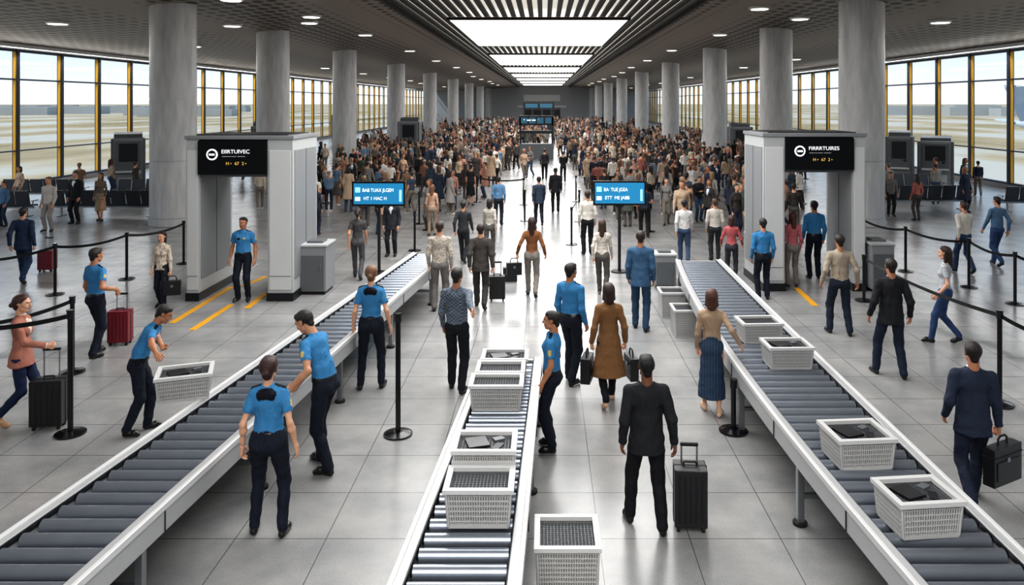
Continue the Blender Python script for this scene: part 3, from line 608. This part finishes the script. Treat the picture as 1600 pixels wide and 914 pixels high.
def figure(o,h=.0135,simple_=False):
    fem=o.get('fem',False); lean=math.radians(o.get('lean',0)); side=math.radians(o.get('side',0)); tw=math.radians(o.get('twist',0))
    pose=o.get('pose','stand')
    feet={'stand':((-.10,-.01,0),(.10,.03,0)),'walk':((-.08,.22,0),(.08,-.24,.07)),'walk2':((-.08,-.24,.07),(.08,.22,0)),'wide':((-.18,.0,0),(.18,.02,0)),'step':((-.10,.10,0),(.10,-.12,.0))}[pose] if isinstance(pose,str) else pose
    sw={'walk':(-.16,.18),'walk2':(.18,-.16)}.get(pose if isinstance(pose,str) else '',(0.05,0.02))
    fat=o.get('fat',1.0); hw=.09
    pel=A(*(o.get('pel',(0,0))),.95)
    for it in range(40):
        ok=True
        for s,f in zip((-1,1),feet):
            d=np.linalg.norm(pel+A(s*hw,0,-.03)-A(f[0],f[1],.085+f[2]))
            if d>.862: ok=False
        if ok: break
        pel[2]-=.006
    S=Ry(side)
    R1=S@Rx(lean*.35); R2=Rz(tw*.5)@S@Rx(lean*.8); R3=Rz(tw)@S@Rx(lean)
    waist=pel+R1@A(0,0,.15); chest=waist+R2@A(0,0,.20); neck=chest+R3@A(0,-.012,.20)
    shw=(.148 if fem else .176); dp=R3@Y_; dpp=R2@Y_
    top=o.get('wear','short'); G=[]
    HR=TO if top in('coat','jacket') else BO
    cl=.008 if top in('jacket','coat') else .0
    cr_=(.132 if fem else .156)*fat+cl; wr=(.110 if fem else .140)*fat+cl*1.3; hr=(.125 if fem else .118)*fat
    L=lambda v,R=R3,c=chest: c+R@A(*v)
    tor=[pr(L((0,0,.0)),waist,cr_,wr,TO,.66,dpp),pr(L((-.085,-.005,.07)),L((.085,-.005,.07)),.088*fat+cl*.5,.088*fat+cl*.5,TO,.92,dp),
         pr(L((0,-.012,.155)),L((-shw+.02,-.008,.122)),.052,.056,TO),pr(L((0,-.012,.155)),L((shw-.02,-.008,.122)),.052,.056,TO),
         pr(L((0,-.04,.08)),L((0,-.03,-.02)),.10,.09,TO,.8,dp)]
    if fem: tor+=[pr(L((s*.062,.062,-.005)),L((s*.06,.068,-.01)),.056,.052,TO) for s in(-1,1)]
    else: tor+=[pr(L((s*.07,.045,.04)),L((s*.06,.045,.01)),.065,.06,TO) for s in(-1,1)]
    hp=[pr(pel+A(-.055,-.005,0),pel+A(.055,-.005,0),hr*.93,hr*.93,HR,.92,Y_),pr(waist,pel,wr*.93,hr,HR,.78,Y_),pr(pel+A(-.06,-.05,-.03),pel+A(.06,-.05,-.03),.085,.085,HR)]
    if top in('short','tuck'):
        w2=pel+R1@A(0,0,.085); tor.append(pr(waist,w2,wr+.004,wr+.008,TO,.72,Y_,cap=True)); hp.append(pr(w2,w2+A(0,0,-.032),wr+.009,wr+.009,BE,.75,Y_,cap=True,capa=True))
    elif top in('long','tee','untuck'):
        w2=pel+R1@A(0,0,-.04); tor.append(pr(waist,w2,wr+.006,hr+.04,TO,.74,Y_,cap=True))
    elif top=='jacket':
        w2=pel+R1@A(0,-.005,-.15 if not fem else -.12); tor.append(pr(waist,w2,wr+.008,hr+.072,TO,.80,Y_,cap=True))
    elif top=='coat':
        w2=A(pel[0],pel[1]-.02,o.get('hem',.52)); tor.append(pr(waist,w2,wr+.016,hr+.13,TO,.80,Y_,cap=True))
    nb=L((0,-.012,.175))
    tor.append(pr(nb,nb+R3@A(0,.004,.032),.064 if not fem else .056,.061 if not fem else .052,TO,cap=True))
    G.append((.05,tor)); G.append((.045,hp))
    if top=='jacket':
        G.append((.004,[pr(nb,nb+R3@A(0,.005,.047),.058 if not fem else .05,.056 if not fem else .048,AC,cap=True)]))
        G.append((.01,[pr(L((0,.088,.11)),L((0,.102,-.03)),.042,.012,AC,.7,dp)]))
    if o.get('officer'):
        ex=[pr(L((s*.075,-.005,.190)),L((s*.155,-.005,.168)),.020,.022,DK,.8,dp) for s in(-1,1)]+[pr(L((-.07,.105,.05)),L((-.055,.108,.05)),.014,.014,AC),pr(L((.05,.108,.04)),L((.075,.104,.04)),.018,.018,DK)]
        if o.get('patch'): ex.append(pr(L((-.04,-.1,.13)),L((.04,-.1,.13)),.044,.044,DK,.7,dp))
        G.append((.005,ex)); G.append((.004,[pr(pel+A(s*.14,.02,.06),pel+A(s*.15,.0,-.02),.032,.03,DK) for s in(-1,1)]))
    bot=o.get('bottom','pants')
    for s,f in zip((-1,1),feet):
        hipj=pel+A(s*hw,-.005,-.03); an=A(f[0],f[1],.085+f[2]); toeout=s*.035
        kn,an=ik(hipj,an,.435,.43,A(s*.12,1,0)); lift=an[2]-.085
        if bot=='pants':
            e=o.get('loose',.0)+(.006 if not fem else .0); leg=[pr(hipj,kn,.088*fat+e,.064+e,BO),pr(kn,an+A(0,-.012,.015),.062+e,.052+e,BO)]
            leg.append(pr(kn+(an-kn)*.28+A(0,-.022,0),kn+(an-kn)*.5+A(0,-.012,0),.046+e,.046+e,BO))
        else:
            rg=SK if bot=='skirt' else BO
            leg=[pr(hipj,kn,.082,.055,rg),pr(kn,an,.048,.032,rg),pr(kn+(an-kn)*.25+A(0,-.02,0),kn+(an-kn)*.5+A(0,-.01,0),.038,.034,rg)]
        G.append((.03,leg))
        hl=an+A(0,-.035,-.047); to=A(an[0]+toeout,an[1]+.135,.032)if lift<.02 else A(an[0]+toeout*.6,an[1]+.115,.03)
        ball=an*.35+to*.65; ball[2]=max(.036,min(ball[2],.05))
        G.append((.02,[pr(hl,ball,.036,.041,SH),pr(ball,to,.041,.029,SH),pr(an+A(0,-.008,-.005),(hl+ball)/2+A(0,0,.01),.040,.036,SH)]))
    if bot=='skirt':
        hm=A(pel[0],pel[1]-.01,o.get('skhem',.22)); G.append((.03,[pr(waist+A(0,0,-.03),pel,wr,hr+.02,BO,.8,Y_),pr(pel,hm,hr+.02,.20,BO,.85,Y_,cap=True)]))
    slv='long' if top in('jacket','coat','long','tuck') else 'short'
    if o.get('sleeve'): slv=o['sleeve']
    yaw=math.radians(o.get('yaw',0)); sc=o['H']/1.78; arms=[]
    for s,key,swy in((-1,'hl',sw[0]),(1,'hr',sw[1])):
        sj=L((s*shw,-.008,.118)); t=o.get(key)
        if t is None: t=A(sj[0]+s*(.05 if not fem else .055),sj[1]+swy+.05,sj[2]-.525+abs(swy)*.12)
        elif len(t)==4:
            w=A(t[1],t[2],t[3])-A(*o['loc'],0); t=Rz(-yaw)@w/sc
            dirn=t-sj; t=t-dirn/np.linalg.norm(dirn)*.085
        else: t=A(*t)
        el,wr_=ik(sj,t,.29,.262,A(s*.30,-1,-.25))
        a2=.050 if not fem else .042
        if slv=='short':
            cu=sj+(el-sj)*.62; ar=[pr(sj,cu,a2+.007,a2+.007,TO,cap=True),pr(sj+(el-sj)*.3,el,a2*.86,a2*.76,SK),pr(el,el+(wr_-el)*.3,a2*.76,a2*.80,SK),pr(el+(wr_-el)*.3,wr_,a2*.80,.026 if not fem else .023,SK)]
            if o.get('officer'): ar.append(pr(sj+(el-sj)*.32+A(s*.02,0,0),sj+(el-sj)*.42+A(s*.02,0,0),a2*.86,a2*.86,AC,.75,Y_))
        else:
            e=.006 if top in('jacket','coat') else 0; cu=wr_; ar=[pr(sj,el,a2+.010+e,a2+.0+e,TO),pr(el,cu,a2+.0+e,.034+e,TO,cap=True)]
            if top=='jacket': ar.append(pr(cu,cu+(wr_-el)*.05,.032,.032,AC,cap=True))
        G.append((.022,ar)); arms.append((s,el,wr_,o.get('kl' if s<0 else 'kr','relax')))
    hd=neck+R3@A(0,.008,.03)
    RH=Rz(tw+math.radians(o.get('hy',0)))@S@Rx(lean*.55+math.radians(o.get('hp',0)))
    if simple_:
        hp_=[pr((0,-.01,.165),(0,.02,.165),.08,.078,SK),pr((0,.04,.13),(0,.055,.05),.06,.036,SK),pr((0,-.02,.08),(0,-.03,-.08),.055,.058,SK),pr((0,.1,.13),(0,.115,.1),.012,.014,SK)]+hair_prims(o.get('hair','short'))
        for p in hp_: p['a']=hd+RH@p['a']; p['b']=hd+RH@p['b']
        G.append((.015,hp_))
        for (s,el,w,k) in arms:
            u=(w-el)/np.linalg.norm(w-el); G.append((.01,[pr(w,w+u*.1,.028,.034,SK,.6,X_),pr(w+u*.1,w+u*.17+A(-s*.015,0,0),.030,.016,SK,.6,X_),pr(w+u*.03+A(0,.02,0),w+u*.09+A(0,.045,0),.015,.011,SK)]))
        V,Q,R=mesh_sdf(G,h,.012,ground=True)
        return V*np.float32(sc),Q,R
    V,Q,R=mesh_sdf(G,h,.014,ground=True,wrinkle=.0038,seed=o.get('seed',0))
    parts=[(V,Q,R)]
    HV,HQ,HR_=head(o.get('hair','short'),fem); parts.append(((HV@RH.T.astype(np.float32))+hd.astype(np.float32),HQ,HR_))
    for (s,el,w,k) in arms:
        NV,NQ,NR=hand(k,s); u=(w-el)/np.linalg.norm(w-el)
        if k=='grip' and u[2]<-.3: u2=u*.35+A(0,0,-.65); u2/=np.linalg.norm(u2)
        else: u2=u
        RR=align(A(0,0,-1),u2); parts.append(((NV*.98)@RR.T.astype(np.float32)+w.astype(np.float32),NQ,NR))
    o_=0; Vs=[];Qs=[];Rs=[]
    for (v,q,r) in parts: Vs.append(v);Qs.append(q+o_);Rs.append(r);o_+=len(v)
    return (np.concatenate(Vs)*sc).astype(np.float32),np.concatenate(Qs),np.concatenate(Rs)
SKIN={'l':'#cf9f82','m':'#a87355','d':'#6f4732','t':'#bb896a'}
def palette(o):
    p=[o.get('skin','t'),o.get('hc','#1d1613'),o.get('top','#2b6fae'),o.get('bot','#1b1f2a'),o.get('shoe','#141414'),'#e8e4df','#1c120c','#a0564a',o.get('dk','#12161f'),o.get('ac','#d9dfe6'),'#0e0e10']
    p[0]=SKIN.get(p[0],p[0]); return np.array([lin(c) for c in p],np.float32)
seedc=[0]
def person(name,px,py,H,yaw,**o):
    seedc[0]+=1; o['seed']=seedc[0]; o['H']=H; o['yaw']=yaw; o['loc']=spot(px,py); OBST.append((*o['loc'],.62))
    V,Q,R=figure(o,h=.0115 if py>480 else (.014 if py>380 else .018)); pal=palette(o); mi=MATOF[R[Q[:,0]]]; mats=list(PM)
    if o.get('pat'): mats.append(PAT[o['pat']]); mi=np.where(R[Q[:,0]]==(TO if not o.get('patb') else BO),4,mi)
    return mkmesh(name,V,Q,mats,mi,pal[R],True,(o['loc'][0],o['loc'][1],0),math.radians(yaw))
OB='#3c7cab'; NV='#191e2a'
off=dict(officer=True,wear='short',top=OB,bot=NV,ac='#c9b26a',dk='#0f131c')
W=lambda px,py,d:('w',*wp(px,py,d))
dd=lambda py: F*CH/(py-HY)
d=dd(663); person('woman_in_pink_blazer',34,663,1.76,-78,fem=True,wear='jacket',top='#a06a5b',ac='#d8c9bc',bot='#1c2742',shoe='#b08868',hair='lowbun',hc='#3a1f17',pose='walk',hr=W(80,546,d-.15),kr='grip',hl=(-.22,-.05,.9),skin='l')
suitcase(77,668,.40,.25,.60,1.03,rz=.15)
d=dd(556); person('security_officer',150,556,1.86,-25,**off,hair='short',pose='step',hr=W(187,459,d),kr='grip',skin='m')
suitcase(188,538,.36,.24,.56,.9,rz=.1,k='redlug')
d=dd(481); person('woman_with_handbag',253,481,1.62,178,fem=True,wear='long',top='#cdbfae',pat='floral',bot='#20242e',hair='bob',hc='#2a1712',pose='step',skin='l',kl='grip',hl=(-.24,.06,.86)); x,y=spot(253,481); bag((x+.26,y-.08,.70),.34,.14,.3,.3,name='handbag')
person('security_officer',380,470,1.84,180,**off,hair='short',pose='stand',skin='m',hl=(-.27,.05,.9),hr=(.27,.05,.9))
person('security_officer',217,676,1.74,-72,**off,hair='short',hc='#1a1210',pose='step',lean=34,hp=8,skin='m',hl=('w',-4.58,9.42,1.04),hr=('w',-4.42,8.95,1.04))
person('security_officer',420,836,1.80,4,fem=True,fat=1.14,patch=True,**off,hair='lowbun',hc='#33150f',pose=((-.15,.05,0),(.14,-.02,0)),skin='l',hl=(-.25,-.02,.90),hr=(.27,-.02,.90))
person('security_officer',508,732,1.92,72,**off,hair='short',hc='#1c1512',pose=((-.13,-.12,0),(.12,.14,0)),lean=27,hp=14,skin='t',hl=('w',-2.93,8.75,1.0),hr=('w',-2.93,9.05,.98))
person('security_officer',580,608,1.88,5,fem=True,fat=1.1,patch=True,**off,hair='lowbun',hc='#6b4a2f',pose=((-.15,0,0),(.14,.05,0)),skin='l',hl=(-.25,.0,.90),hr=(.27,0,.90))
d=dd(610); person('man_in_plaid_shirt',714,610,1.86,-8,wear='long',top='#39434f',pat='plaid',bot='#1b1d23',hair='short',pose='step',skin='m',hr=('w',-.80,9.85,1.14))
d=dd(597); person('security_officer',892,597,1.86,-35,**off,hair='short',hc='#17110f',pose='step',skin='m',sleeve='long')
person('security_officer',862,702,1.74,80,**off,hair='short',hc='#17110f',pose='stand',skin='m')
d=dd(632); person('woman_in_brown_coat',951,632,1.76,5,fem=True,wear='coat',hem=.44,top='#7d5b3c',bot='#17181c',shoe='#c7a58c',hair='bob',hc='#2f1a12',pose='walk2',skin='l',kl='grip',kr='grip',hl=(-.25,.02,.90),hr=(.25,.02,.90))
x,y=spot(951,632); bag((x-.31,y+.03,.80),.36,.14,.36,1.35,name='handbag'); bag((x+.33,y+.03,.80),.36,.12,.32,1.75,name='handbag')
d=dd(828); person('man_in_black_suit',1010,826,1.78,2,wear='jacket',top='#232427',bot='#18191d',hair='crop',hc='#0f0c0b',pose=((-.15,.14,0),(.14,-.12,0)),skin='d',hl=(-.25,-.02,.90),hr=(.28,-.04,.89))
suitcase(1078,824,.33,.26,.58,.82,rz=-.08)
person('man_in_blue_suit',1001,515,1.90,-12,wear='jacket',top='#3c5a77',bot='#2c4259',hair='short',hc='#2a1c14',pose='step',skin='m')
person('woman_in_patterned_blouse',941,463,1.74,-10,fem=True,wear='long',top='#cfc6ba',pat='floral',bot='#55514d',hair='long',hc='#3b2519',pose='walk',skin='l',shoe='#7a6a5c')
d=dd(464); person('woman_in_brown_sweater',831,464,1.80,0,fem=True,wear='long',top='#7c5236',bot='#7d7771',hair='long',hc='#2c1711',pose='walk',skin='l',hl=(-.33,.02,.96),hr=(.30,.08,.94),kl='grip')
x,y=spot(831,464); bag((x-.40,y,.88),.34,.14,.28,.2,name='handbag'); x,y=spot(797,440); bag((x,y,.46),.34,.2,.34,.1,name='duffel_bag')
d=dd(482); person('man_in_grey_suit',751,482,1.80,3,wear='jacket',top='#45413e',bot='#3a3836',hair='short',hc='#241813',pose='walk',skin='t',hr=(.26,-.1,.88),kr='grip'); suitcase(777,470,.34,.22,.5,.84,rz=.05)
person('man_in_patterned_shirt',687,486,1.88,2,wear='long',top='#b0a79a',pat='floral',bot='#6f6c69',hair='short',hc='#30211a',pose='stand',skin='t')
person('man_in_dark_sweater',724,410,1.68,-8,wear='long',top='#343538',bot='#26282b',pose='walk')
person('traveller_in_striped_shirt',765,402,1.66,-5,fem=True,wear='long',top='#c9c2b8',pat='stripe',bot='#5b5856',hair='bob',pose='walk2')
person('woman_in_dark_top',559,436,1.76,8,fem=True,wear='tee',top='#454345',bot='#4b4a4c',hair='pony',hc='#231a17',pose='walk')
person('man_in_dark_suit',612,400,1.72,176,wear='jacket',top='#2c2e33',bot='#23252a',pose='stand')
person('traveller_in_beige',675,368,1.68,0,fem=True,wear='long',top='#b0907a',bot='#8a7a6c',hair='long',hc='#6b4630',pose='stand')
person('man_in_blue_shirt',779,352,1.74,0,wear='long',top='#5b80a2',bot='#262a33',pose='stand')
person('man_in_navy_jacket',842,352,1.74,10,wear='jacket',top='#303b4b',bot='#23272f',pose='walk')
person('man_in_black_jacket',868,332,1.78,0,wear='jacket',top='#232427',bot='#191a1c',pose='stand',skin='d')
person('man_in_white_shirt',918,398,1.84,5,wear='long',top='#c9c4bc',bot='#1c1d20',pose='stand',hc='#2b1c14')
person('man_in_white_shirt',1069,412,1.74,-5,wear='long',top='#c6c4c2',bot='#394a63',pose='walk')
person('man_in_striped_shirt',1117,408,1.72,-5,wear='long',top='#cfc8bf',pat='stripe',bot='#2c2d31',pose='stand',hc='#4a3020')
person('woman_in_pink_top',1143,440,1.62,-15,fem=True,wear='long',top='#a8585a',bot='#33343a',hair='bob',hc='#3a211a',pose='stand',hr=(.28,.2,.98),hl=(-.28,.2,.98))
person('security_officer',1192,468,1.80,0,**off,hair='short',pose='stand',skin='t',sleeve='long')
person('woman_in_pink_top',1238,448,1.78,3,fem=True,wear='long',top='#b06469',bot='#7b7672',hair='long',hc='#452419',pose='stand')
person('security_officer',1272,436,1.94,-3,**off,hair='short',pose='stand',skin='m',sleeve='long')
person('man_in_beige_sweater',1312,522,1.88,-4,wear='long',top='#a39686',bot='#232b38',hair='short',hc='#241812',pose=((-.15,.08,0),(.14,-.10,0)),skin='m',hl=(-.30,.05,.92),hr=(.31,.0,.92))
person('man_in_black_suit',1392,588,1.88,-6,wear='jacket',top='#26272b',bot='#212a3a',hair='short',hc='#221712',pose=((-.18,.12,0),(.14,-.12,0)),skin='m',hl=(-.29,.06,.91),hr=(.29,.03,.91))
person('woman_in_striped_top',1476,536,1.76,60,fem=True,wear='tee',top='#c5c6c8',pat='bstripe',bot='#33476b',hair='long',hc='#2b1a15',pose=((-.07,.22,0),(.07,-.22,.06)),skin='l',hl=(-.23,.1,.93))
d=dd(792); person('man_in_navy_suit',1520,790,1.78,-12,wear='jacket',top='#283041',bot='#1f2636',hair='short',hc='#1c1310',pose='walk2',skin='m',hr=(.27,.05,.87),kr='grip',hl=(-.25,.1,.93)); x,y=spot(1520,790); bag((x+.32,y+.0,.765),.50,.13,.40,.5)
person('woman_in_long_skirt',1112,645,1.74,-12,fem=True,wear='short',sleeve='long',top='#a38b75',bottom='skirt',bot='#2c4560',pat='pleat',patb=True,hair='bob',hc='#4a2718',pose='step',skin='l',shoe='#c7a58c',hr=('w',2.75,10.6,.96),skhem=.24)
person('man_in_white_shirt',1506,427,1.84,6,wear='long',top='#cbc5bb',bot='#2f4059',pose='walk',hc='#3c281d')
person('man_in_blue_shirt',1558,415,1.86,10,wear='long',top='#4e6a86',bot='#33476b',pose='walk2')
person('man_in_navy_suit',36,442,1.84,12,wear='jacket',top='#26324a',bot='#24354e',pose='walk',hr=(.26,-.05,.88),kr='grip'); suitcase(74,424,.38,.24,.5,.86,k='redlug')
person('man_in_black_coat',118,350,1.9,170,wear='jacket',top='#202125',bot='#1b1c20',pose='stand')
person('woman_in_dress',157,346,1.8,182,fem=True,wear='long',top='#77685c',bottom='skirt',bot='#a18f7c',skhem=.4,hair='long',pose='step')
person('traveller_in_light_shirt',76,362,1.86,175,wear='long',top='#b9b2ad',bot='#8b8580',pose='stand',hc='#5a3a28')
person('traveller_in_beige',30,323,1.7,170,fem=True,wear='long',top='#c0a995',bot='#6f6963',hair='bob',pose='stand')
person('traveller_in_blue_top',6,354,1.6,160,wear='long',top='#4f718f',bot='#2d3748',pose='stand')
person('woman_in_rust_top',1433,345,1.72,10,fem=True,wear='long',top='#a8655a',bot='#4a4543',hair='long',pose='stand')
person('traveller_in_grey',1392,338,1.7,170,wear='long',top='#77726e',bot='#2c2d31',pose='stand')
print('people',time.time()-T0,seedc[0])
# ---------------------------------------------------------------- crowd
tops=['#26272b','#2a3140','#37414f','#a8927c','#86604e','#8a564d','#c9c3b9','#6a6561','#7c6552','#5b7186','#b3a695','#433c39','#a87c6c','#777471','#35312f','#b89880','#4a5048','#1f2023','#d4d0c9','#8f8a85','#222a38','#30302f']
bots=['#1c1d21','#262b3a','#38475c','#55504c','#3b3633','#191a1b','#6f685f']
hairs=['#1a1310','#2b1c15','#3d281c','#5b4030','#120e0d','#8a6e50','#4a3022']
skins=['l','t','m','d','t','m']
shoes=['#141414','#3a2a20','#c9c4bc']
VAR=[dict(wear='jacket',pose='stand'),dict(fem=True,wear='long',hair='long',pose='stand'),dict(wear='long',pose='walk'),dict(fem=True,wear='coat',hair='bob',pose='stand',hem=.5),dict(wear='tee',pose='step',hr=(.2,.25,1.1)),
     dict(fem=True,wear='long',hair='bun',pose='walk2',hl=(-.15,.28,1.15)),dict(wear='coat',pose='stand',hem=.6),dict(fem=True,wear='tee',hair='pony',pose='step',bottom='skirt',skhem=.45),
     dict(wear='long',pose='stand',hl=(-.1,.3,1.2),hr=(.1,.3,1.2),hp=15),dict(fem=True,wear='jacket',hair='long',pose='step',hy=30)]
LOD={}
def variant(i,h):
    if (i,h) not in LOD: o=dict(VAR[i]); o['H']=1.68+.04*(i%4); LOD[(i,h)]=figure(o,h,True)
    return LOD[(i,h)]
def crowd(name,pts,h):
    Vs=[];Qs=[];Cs=[];Ms=[];o_=0
    for (x,y) in pts:
        i=random.randrange(len(VAR)); V,Q,R=variant(i,h); ya=random.choice([random.gauss(0,.5),random.gauss(math.pi,.5),random.uniform(0,6.28),random.gauss(0,.4)]); s=random.uniform(.93,1.07)
        Rm=Rz(ya).astype(np.float32); v=(V@Rm.T)*s+np.array([x,y,0],np.float32)
        pal=palette(dict(skin=random.choice(skins),hc=random.choice(hairs),top=random.choice(tops),bot=random.choice(bots),shoe=random.choice(shoes)))
        Vs.append(v);Qs.append(Q+o_);Cs.append(pal[R]);Ms.append(MATOF[R[Q[:,0]]]);o_+=len(v)
    print(name,len(pts),o_)
    mkmesh(name,np.concatenate(Vs),np.concatenate(Qs),PM,np.concatenate(Ms),np.concatenate(Cs),True)
taken={}
def scatter(n,xa,xb,ya,yb,md,rej=None):
    out=[];tries=0
    ob=[c for c in OBST if xa-2<c[0]<xb+2 and ya-2<c[1]<yb+2]
    while len(out)<n and tries<n*14:
        tries+=1; x=random.uniform(xa,xb); y=random.uniform(ya,yb)
        if any((x-cx)**2+(y-cy)**2<r*r for cx,cy,r in ob): continue
        if rej and rej(x,y): continue
        k=(int(x//1),int(y//1)); bad=False
        for i in(-1,0,1):
            for j in(-1,0,1):
                for (a,b) in taken.get((k[0]+i,k[1]+j),()):
                    if (a-x)**2+(b-y)**2<md*md: bad=True
        if bad: continue
        taken.setdefault(k,[]).append((x,y)); out.append((x,y))
    return out
walk=lambda x,y: (-1.6<x<1.4 and y<58)
near=scatter(18,-9.0,-3.6,24.5,31,.8,walk)+scatter(80,-12.0,-2.5,31,47.5,.7,walk)+scatter(30,2.6,8.5,24.5,31,.7,walk)+scatter(105,2.2,11.5,31,47.5,.66,walk)+scatter(10,-21,-15,31,45,.8)+scatter(14,14,21,30,44,.8)+scatter(4,-1.2,1.2,37,47,1.2)
crowd('queueing_crowd',near,.024)
mid=scatter(115,-15,-1.8,48.5,61.5,.65,walk)+scatter(115,1.6,15,48.5,61.5,.65,walk)
mid2=scatter(350,-18,17,62.5,91.5,.65,lambda x,y:abs(x+.6)<1.8 and y<75)
crowd('waiting_crowd',mid,.034); crowd('distant_crowd',mid2,.045)
far=scatter(430,-17,16,92.5,160,.7); crowd('far_crowd',far,.065)
print('crowd',time.time()-T0)
# ---------------------------------------------------------------- light
w=bpy.data.worlds.new('sky'); scene.world=w; w.use_nodes=True; nt=w.node_tree; bg=nt.nodes['Background']
tc=N(nt,'ShaderNodeTexCoord'); sp=N(nt,'ShaderNodeSeparateXYZ'); nt.links.new(tc.outputs['Generated'],sp.inputs[0])
cr=N(nt,'ShaderNodeValToRGB'); e=cr.color_ramp.elements; e[0].position=0.0; e[0].color=(*lin('#eceeee'),1); e[1].position=0.5; e[1].color=(*lin('#9cc2e6'),1); x=cr.color_ramp.elements.new(.07); x.color=(*lin('#c9dcec'),1)
nt.links.new(sp.outputs[2],cr.inputs[0]); nt.links.new(cr.outputs[0],bg.inputs[0]); bg.inputs[1].default_value=1.08
for i,(ya,yb) in enumerate(sky_d):
    L=bpy.data.lights.new('skylight_lamp','AREA'); L.shape='RECTANGLE'; L.size=8.2; L.size_y=(yb-ya)-.2; L.energy=(yb-ya)*8.2*3.14*(3.8 if i<3 else 4.2); L.color=(1,.99,.975)
    o=bpy.data.objects.new('skylight_lamp',L); scene.collection.objects.link(o); o.location=(-.25,(ya+yb)/2,8.24)
# added fill strips below the window heads, brightening the side floors
for sgn,X in((-1,XL),(1,XR)):
    L=bpy.data.lights.new('side_fill_lamp','AREA'); L.shape='RECTANGLE'; L.size=.4; L.size_y=150; L.energy=150*26; L.color=(1,.99,.97)
    o=bpy.data.objects.new('side_fill_lamp',L); scene.collection.objects.link(o); o.location=(X-sgn*.55,80,7.02); o.rotation_euler=(0,sgn*math.radians(28),0)
L=bpy.data.lights.new('sun','SUN'); L.energy=2.8; L.angle=.03; L.color=(1,.96,.90); o=bpy.data.objects.new('sun',L); scene.collection.objects.link(o)
o.rotation_euler=Vector((.75,.35,-1)).to_track_quat('-Z','Y').to_euler(); o.location=(-60,-20,60)
cam=bpy.data.cameras.new('camera'); co=bpy.data.objects.new('camera',cam); scene.collection.objects.link(co); scene.camera=co
co.location=(0,0,CH); co.rotation_euler=(math.pi/2,0,0); cam.sensor_width=36; cam.lens=F/1600*36; cam.shift_x=-(VX-800)/1600; cam.shift_y=-(457-HY)/1600; cam.clip_end=6000
scene.view_settings.view_transform='Standard'; scene.view_settings.exposure=0.12
try: scene.view_settings.look='Medium High Contrast'
except Exception as ex: print('look',ex)
print('done',time.time()-T0)
